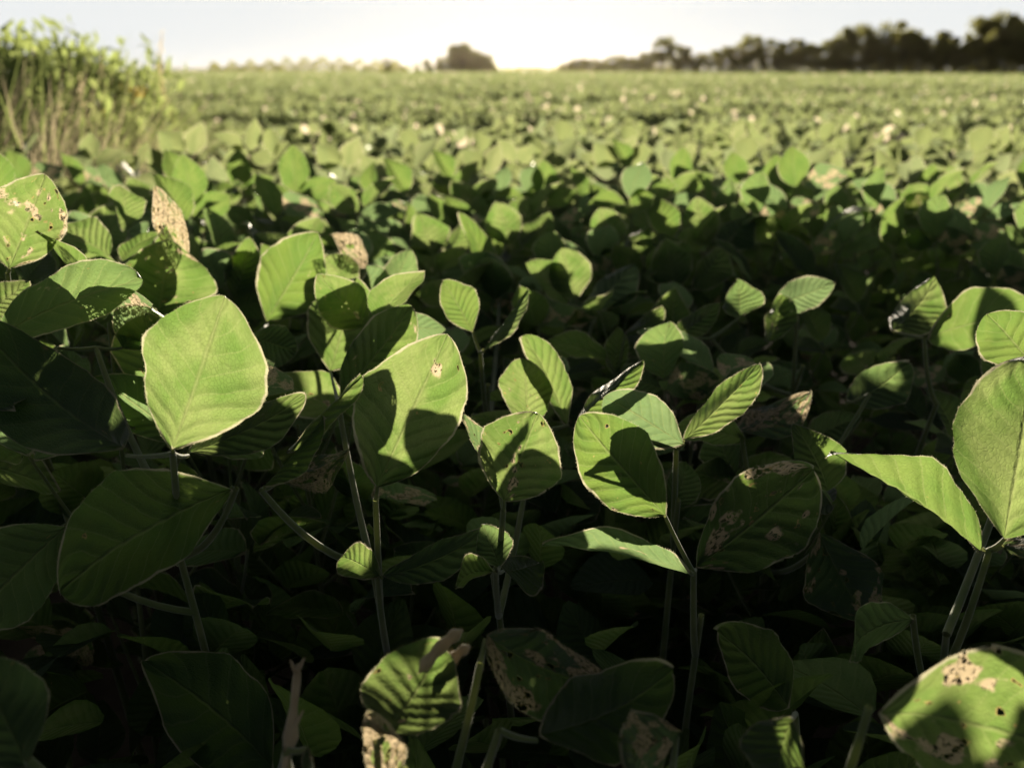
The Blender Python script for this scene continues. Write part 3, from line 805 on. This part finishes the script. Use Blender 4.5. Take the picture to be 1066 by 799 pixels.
def make_margin():
    r = np.random.default_rng(4)
    g, d = MB(), MB()
    for (x, y, px) in margin_points(3000, r):
        prof = (1.0 if px < 60 else 1.0 - (px - 60) / 98 * .34)
        top = 1.02 + y * .066 * (1 - max(0, px - 60) / 98 * .50)
        gz = float(ground_z(x, y)); h = (top - gz) * (1 - .5 * r.random() ** 1.6)
        (blade(g, np.array([x, y, gz]), h, r.uniform(.004, .010), r.uniform(.4, 1.3), r) if r.random() < (.62 if y > 5 else .40) else
         blade(d, np.array([x, y, gz]), h * .9, r.uniform(.003, .006), r.uniform(.2, .9), r))
    for _ in range(900):
        y = r.uniform(3.1, 5.2); px = r.uniform(-90, 135); x = (px - 533) / FPX * y; gz = float(ground_z(x, y))
        blade(d, np.array([x, y, gz]), r.uniform(.75, 1.05), r.uniform(.004, .008), r.uniform(.4, 1.1), r)
    tag(g.build("tall_grass", M['grass']), kind="stuff")["label"] = "tall green weedy grass along the field margin"
    tag(d.build("dry_grass", M['dry']), kind="stuff")["label"] = "dry straw coloured grass mixed into the margin"
    # leafy weeds
    proto = None
    for i, (px, y, py) in enumerate(((4, 6.2, 34), (22, 6.0, 26), (40, 6.4, 24), (58, 6.1, 34), (78, 6.3, 38), (96, 6.0, 42), (112, 6.4, 48), (120, 6.2, 60), (12, 5.0, 62), (36, 5.1, 72), (60, 4.9, 80),
                                     (86, 5.0, 86), (100, 5.2, 92), (114, 5.4, 100), (20, 5.6, 44), (50, 5.7, 48), (74, 5.6, 58), (-6, 5.2, 50), (30, 4.6, 98), (64, 4.6, 104), (8, 4.2, 118), (34, 4.2, 126), (62, 4.3, 132), (90, 4.4, 138), (-20, 5.6, 30), (-14, 4.6, 80), (14, 6.0, 22), (30, 6.3, 16), (50, 5.9, 24), (68, 5.9, 34), (88, 6.3, 36), (106, 5.8, 44), (2, 5.6, 40), (42, 5.4, 52))):
        P = at(px, py, y); gz = float(ground_z(P.x, y))
        if proto is None:
            proto = empty("weed_bush", (0, 0, 0)); rr = np.random.default_rng(12); sb, lb = MB(), MB(); PP = []
            for j in range(11):
                a = j * 2.4; e = Vector((math.cos(a) * .16, math.sin(a) * .16, rr.uniform(.7, 1.0)))
                q = bezier(Vector((0, 0, 0)), Vector((e.x * .3, e.y * .3, e.z * .6)), e, 6); tube(sb, q, [.005, .004, .0035, .003, .002, .001], 5)
                for t in rr.uniform(.12, 1.0, 70):
                    c = q[min(5, int(t * 5.99))]; PP.append((c.x + rr.normal(0, .06), c.y + rr.normal(0, .06), c.z * .93 + rr.normal(0, .045)))
            scatter_leaves(lb, np.array(PP), .062, rr, leaf_grid(3, 5, 1.0, .34, fold=.3, curl=.6, seed=5), (.25, .7), .0)
            sb.build("stem", M['stem'], proto); lb.build("foliage", M['grass'], proto); o = proto
        else: o = copy_tree(proto)
        s = P.z - gz; o.location = (P.x, y, gz); s *= .97; o.scale = (s, s, s); o.rotation_euler = (0, float(r.normal(.10, .12)), i * 1.7)
        tag(o, "bushy green weed in the overgrown field margin at the far left", "weed", "leafy weeds of the field margin")
    # yellow flowering weeds
    proto = None
    for i, (px, y, ph) in enumerate(((58, 5.6, 88), (90, 5.8, 96), (134, 5.9, 98), (105, 5.2, 128), (72, 5.0, 134))):
        P = at(px, ph, y); gz = float(ground_z(P.x, y))
        if proto is None:
            proto = empty("goldenrod", (0, 0, 0)); H = 1.0
            sb = MB(); tube(sb, [Vector((0, 0, 0)), Vector((.01, 0, .5)), Vector((0, .01, 1.0))], [.005, .004, .002], 5); sb.build("stem", M['stem'], proto)
            lb = MB(); rr = np.random.default_rng(8)
            pts = np.stack([rr.normal(0, .03, 50), rr.normal(0, .03, 50), rr.uniform(.1, .85, 50)], 1)
            scatter_leaves(lb, pts, .09, rr, tmpl_leaf(3, 5), (.2, .6), 0); lb.build("foliage", M['grass'], proto)
            fb = MB()
            pts = np.stack([rr.normal(0, .03, 90), rr.normal(0, .03, 90), .86 + .16 * rr.random(90) ** .7], 1)
            scatter_leaves(fb, pts, .022, rr, tmpl_leaf(3, 4), (.2, 1), 0); fb.build("blossom", M['flower'], proto)
            o = proto
        else: o = copy_tree(proto)
        o.location = (P.x, y, gz); s = (P.z + .03 - gz); o.scale = (s, s, s); o.rotation_euler = (0, 0, i * 1.3)
        tag(o, "goldenrod weed with a yellow flower head in the tall grass", "weed", "yellow flowering weeds in the margin")
    # dry stalks standing out of the grass
    proto = None
    for i, (px, py, y, lean) in enumerate(((160, 34, 6.4, .02), (150, 62, 6.0, -.5), (92, 60, 5.6, -.3), (30, 45, 5.4, .3), (70, 78, 4.8, -.3), (48, 95, 4.6, -.35), (84, 118, 4.7, -.3))):
        P = at(px, py, y); gz = float(ground_z(P.x, y))
        if proto is None:
            proto = empty("dry_grass_stalk", (0, 0, 0)); sb = MB()
            tube(sb, [Vector((0, 0, 0)), Vector((.0, 0, .5)), Vector((.02, .0, .9)), Vector((.04, 0, 1.0))], [.0035, .003, .002, .001], 5); sb.build("stem", M['dry'], proto)
            hb = MB(); rr = np.random.default_rng(3); t = rr.random(26)
            pts = np.stack([.01 + .03 * t + rr.normal(0, .004, 26), rr.normal(0, .004, 26), .84 + .17 * t], 1)
            scatter_leaves(hb, pts, .011, rr, tmpl_leaf(3, 4), (.1, .5), 0); hb.build("seed_head", M['dry'], proto); o = proto
        else: o = copy_tree(proto)
        s = P.z - gz; o.location = (P.x - lean * .6 * s, y, gz); o.scale = (s, s, s); o.rotation_euler = (0, lean * .55, 0)
        if i == 0: tag(o, "lone thin dry stalk rising against the sky at the end of the weeds", "dry stalk")
        else: tag(o, "dry straw coloured stalk leaning in the weedy margin", "dry stalk", "dry stalks leaning in the margin")
make_margin()

# ------------------------------------------------------------------ trees
def make_tree(seed, H, W):
    """trunk, limbs and a crown of leaf clumps in its volume"""
    r = np.random.default_rng(seed); o = empty("tree", (0, 0, 0))
    tb = MB(); tube(tb, [Vector((0, 0, -.3)), Vector((.1, 0, H * .3)), Vector((-.1, .1, H * .62)), Vector((0, 0, H * .85))], [H * .026, H * .021, H * .013, .04], 8)
    lobes = []
    for i in range(16):
        a = r.uniform(0, 6.28); hz = r.uniform(.25, .97); rad = W * .5 * (1 - .75 * max(0, hz - .45) ** 1.2) * r.uniform(.35, .8)
        c = np.array([math.cos(a) * rad, math.sin(a) * rad, hz * H]); lobes.append((c, r.uniform(.08, .21) * W * .95))
        tube(tb, [Vector((0, 0, hz * H * .6)), Vector(c) * .5 + Vector((0, 0, hz * H * .33)), Vector(c)], [H * .008, H * .005, .03], 5)
    tb.build("trunk", M['bark'], o)
    cb = MB(); P = []
    for c, rad in lobes:
        n = int(80 + 240 * r.random()); d = r.normal(0, 1, (n, 3)); d /= np.linalg.norm(d, axis=1, keepdims=True)
        P.append(c + d * rad * (r.random((n, 1)) ** .45) * np.array([1, 1, .85]))
    n = 520; P.append(np.stack([r.normal(0, W * .26, n), r.normal(0, W * .26, n), H * r.uniform(-.02, .6, n)], 1))
    P = np.concatenate(P)
    scatter_leaves(cb, P, H * .05, r, tmpl_leaf(3, 4), (.4, .9), 0)
    cb.build("crown", M['tree'], o)
    return o

def make_trees():
    r = np.random.default_rng(21)
    protos = [make_tree(i, 12.0, W) for i, W in enumerate((10, 12, 9, 13, 8, 11))]
    used = [False] * 6
    def put(px, toppy, Y, label, group, k=None):
        k = int(r.integers(0, 6)) if k is None else k
        o = copy_tree(protos[k]) if used[k] else protos[k]; used[k] = True
        P = at(px, toppy, Y); gz = -.31; s = max(.12, (P.z - gz) / 12.0)
        o.location = (P.x, Y, gz); o.rotation_euler = (0, 0, float(r.uniform(0, 6.28))); sx = s * float(r.uniform(.9, 1.25)) * (1.9 if 560 < px < 690 else 1.15 if px < 530 else 1.0); o.scale = (sx, sx, s)
        tag(o, label, "tree", group)
    # right-hand line: tops read along the photo, receding to the left
    prof = [(590, 66, 900), (602, 62, 880), (614, 62, 850), (626, 64, 820), (640, 60, 780), (652, 62, 740), (664, 60, 700), (676, 56, 660), (690, 42, 620), (702, 46, 600), (714, 50, 560), (728, 56, 530),
            (742, 54, 500), (756, 50, 470), (770, 46, 450), (786, 40, 430), (800, 43, 410), (814, 45, 400), (830, 42, 380), (846, 46, 370), (862, 44, 355), (878, 40, 345), (894, 30, 330), (910, 40, 320), (922, 44, 315),
            (934, 26, 300), (950, 38, 295), (966, 40, 285), (980, 34, 280), (996, 40, 270), (1012, 36, 262), (1026, 24, 255), (1044, 18, 250), (1066, 18, 240), (1084, 22, 236), (1100, 16, 230)]
    for i, (px, t, Y) in enumerate(prof):
        Y = 225 + (Y - 230) * .30
        if px < 690: lb, gp = "far golden tree of the low line just right of the sun", "far trees right of the sun glow"
        elif i % 1 == 0 and px == 690: lb, gp = "tree with a raised rounded top where the right hand tree line starts to climb", None
        elif px == 894: lb, gp = "narrow tree poking above the middle of the right hand tree line", None
        elif px == 934: lb, gp = "tall tree crest above the right hand tree line, before its last rise", None
        elif px >= 1026: lb, gp = "tallest dark tree at the far right end of the tree line", "tallest trees at the right end"
        else: lb, gp = "dark leafy tree in the tree line on the right horizon", "trees of the right hand tree line"
        put(px, t, Y, lb, gp)
        if px > 690: put(px + 8, t + 10 + r.uniform(0, 8), Y - 12, "low bushy tree at the front of the right hand tree line", "low trees fronting the tree line")
    for px, t, Y in ((418, 68, 430), (434, 66, 430), (444, 62, 425), (456, 60, 420), (468, 60, 420), (478, 48, 415), (487, 58, 415), (496, 55, 410), (506, 58, 410), (514, 66, 415)):
        if px == 478: put(px, t, Y, "tallest slim tree of the grove left of the sun glow", None)
        else: put(px, t, Y, "hazy tree of the small grove left of the sun glow", "trees of the grove left of the sun")
        put(px + 3, t + 6, Y - 6, "low hazy bush at the foot of the grove left of the sun glow", "bushes at the foot of the grove")
    put(402, 62, 280, "small round tree standing alone on the horizon left of the grove", None)
    put(166, 64, 210, "dark rounded tree on the horizon beside the weeds", None); 
    # the thin far wood that reads as one strip
    mb = MB(); n = 5200; px = np.concatenate([r.uniform(232, 432, 3600), r.uniform(505, 600, 800), r.uniform(590, 700, 800)]); Yf = 620 + r.normal(0, 12, n)
    x = (px - 533) / FPX * Yf
    tops = np.where(px < 440, 3.5 + 4.5 * np.clip(1 - np.abs(px - 340) / 120, 0, 1) + 2 * np.sin(px * .35), 3.0)
    P = np.stack([x, Yf, -.25 + np.abs(tops) * r.random(n) * .95], 1)
    scatter_leaves(mb, P, 1.1, r, tmpl_leaf(3, 4), (.4, .9), 0)
    tag(mb.build("far_woods", M['tree']), kind="stuff")["label"] = "thin far wood along the left horizon"
make_trees()

# ------------------------------------------------------------------ haze
HAZE = 0.000010
if HAZE:
    mb = MB()
    x0, x1, y0, y1, z0, z1 = -2600, 2600, -120, 4600, -1.6, 30
    v = [(x, y, z) for z in (z0, z1) for y in (y0, y1) for x in (x0, x1)]
    mb.add(np.array(v, float), np.array([[0, 2, 3, 1], [4, 5, 7, 6], [0, 1, 5, 4], [2, 6, 7, 3], [0, 4, 6, 2], [1, 3, 7, 5]]))
    k = NT("haze_air"); pv = k.n("ShaderNodeVolumePrincipled"); pv.inputs["Density"].default_value = HAZE
    pv.inputs["Color"].default_value = C(1.0, .87, .66); pv.inputs["Anisotropy"].default_value = 0.83
    k.link(pv.outputs[0], k.out.inputs["Volume"])
    try: k.m.cycles.homogeneous_volume = True; k.m.cycles.volume_sampling = 'DISTANCE'
    except Exception: pass
    ho = mb.build("haze", k.m); tag(ho, kind="stuff")

# ------------------------------------------------------------------ render settings
scene.render.engine = 'CYCLES'
cy = scene.cycles
cy.use_denoising = True; cy.denoising_prefilter = 'ACCURATE'; cy.denoising_input_passes = 'RGB_ALBEDO_NORMAL'
cy.max_bounces = 8; cy.diffuse_bounces = 1; cy.glossy_bounces = 2; cy.transmission_bounces = 4; cy.transparent_max_bounces = 10; cy.volume_bounces = 0
cy.sample_clamp_indirect = 4.0
vs = scene.view_settings
vs.view_transform = 'Standard'; vs.look = 'None'; vs.exposure = 1.18; vs.gamma = 1.0; vs.use_curve_mapping = False
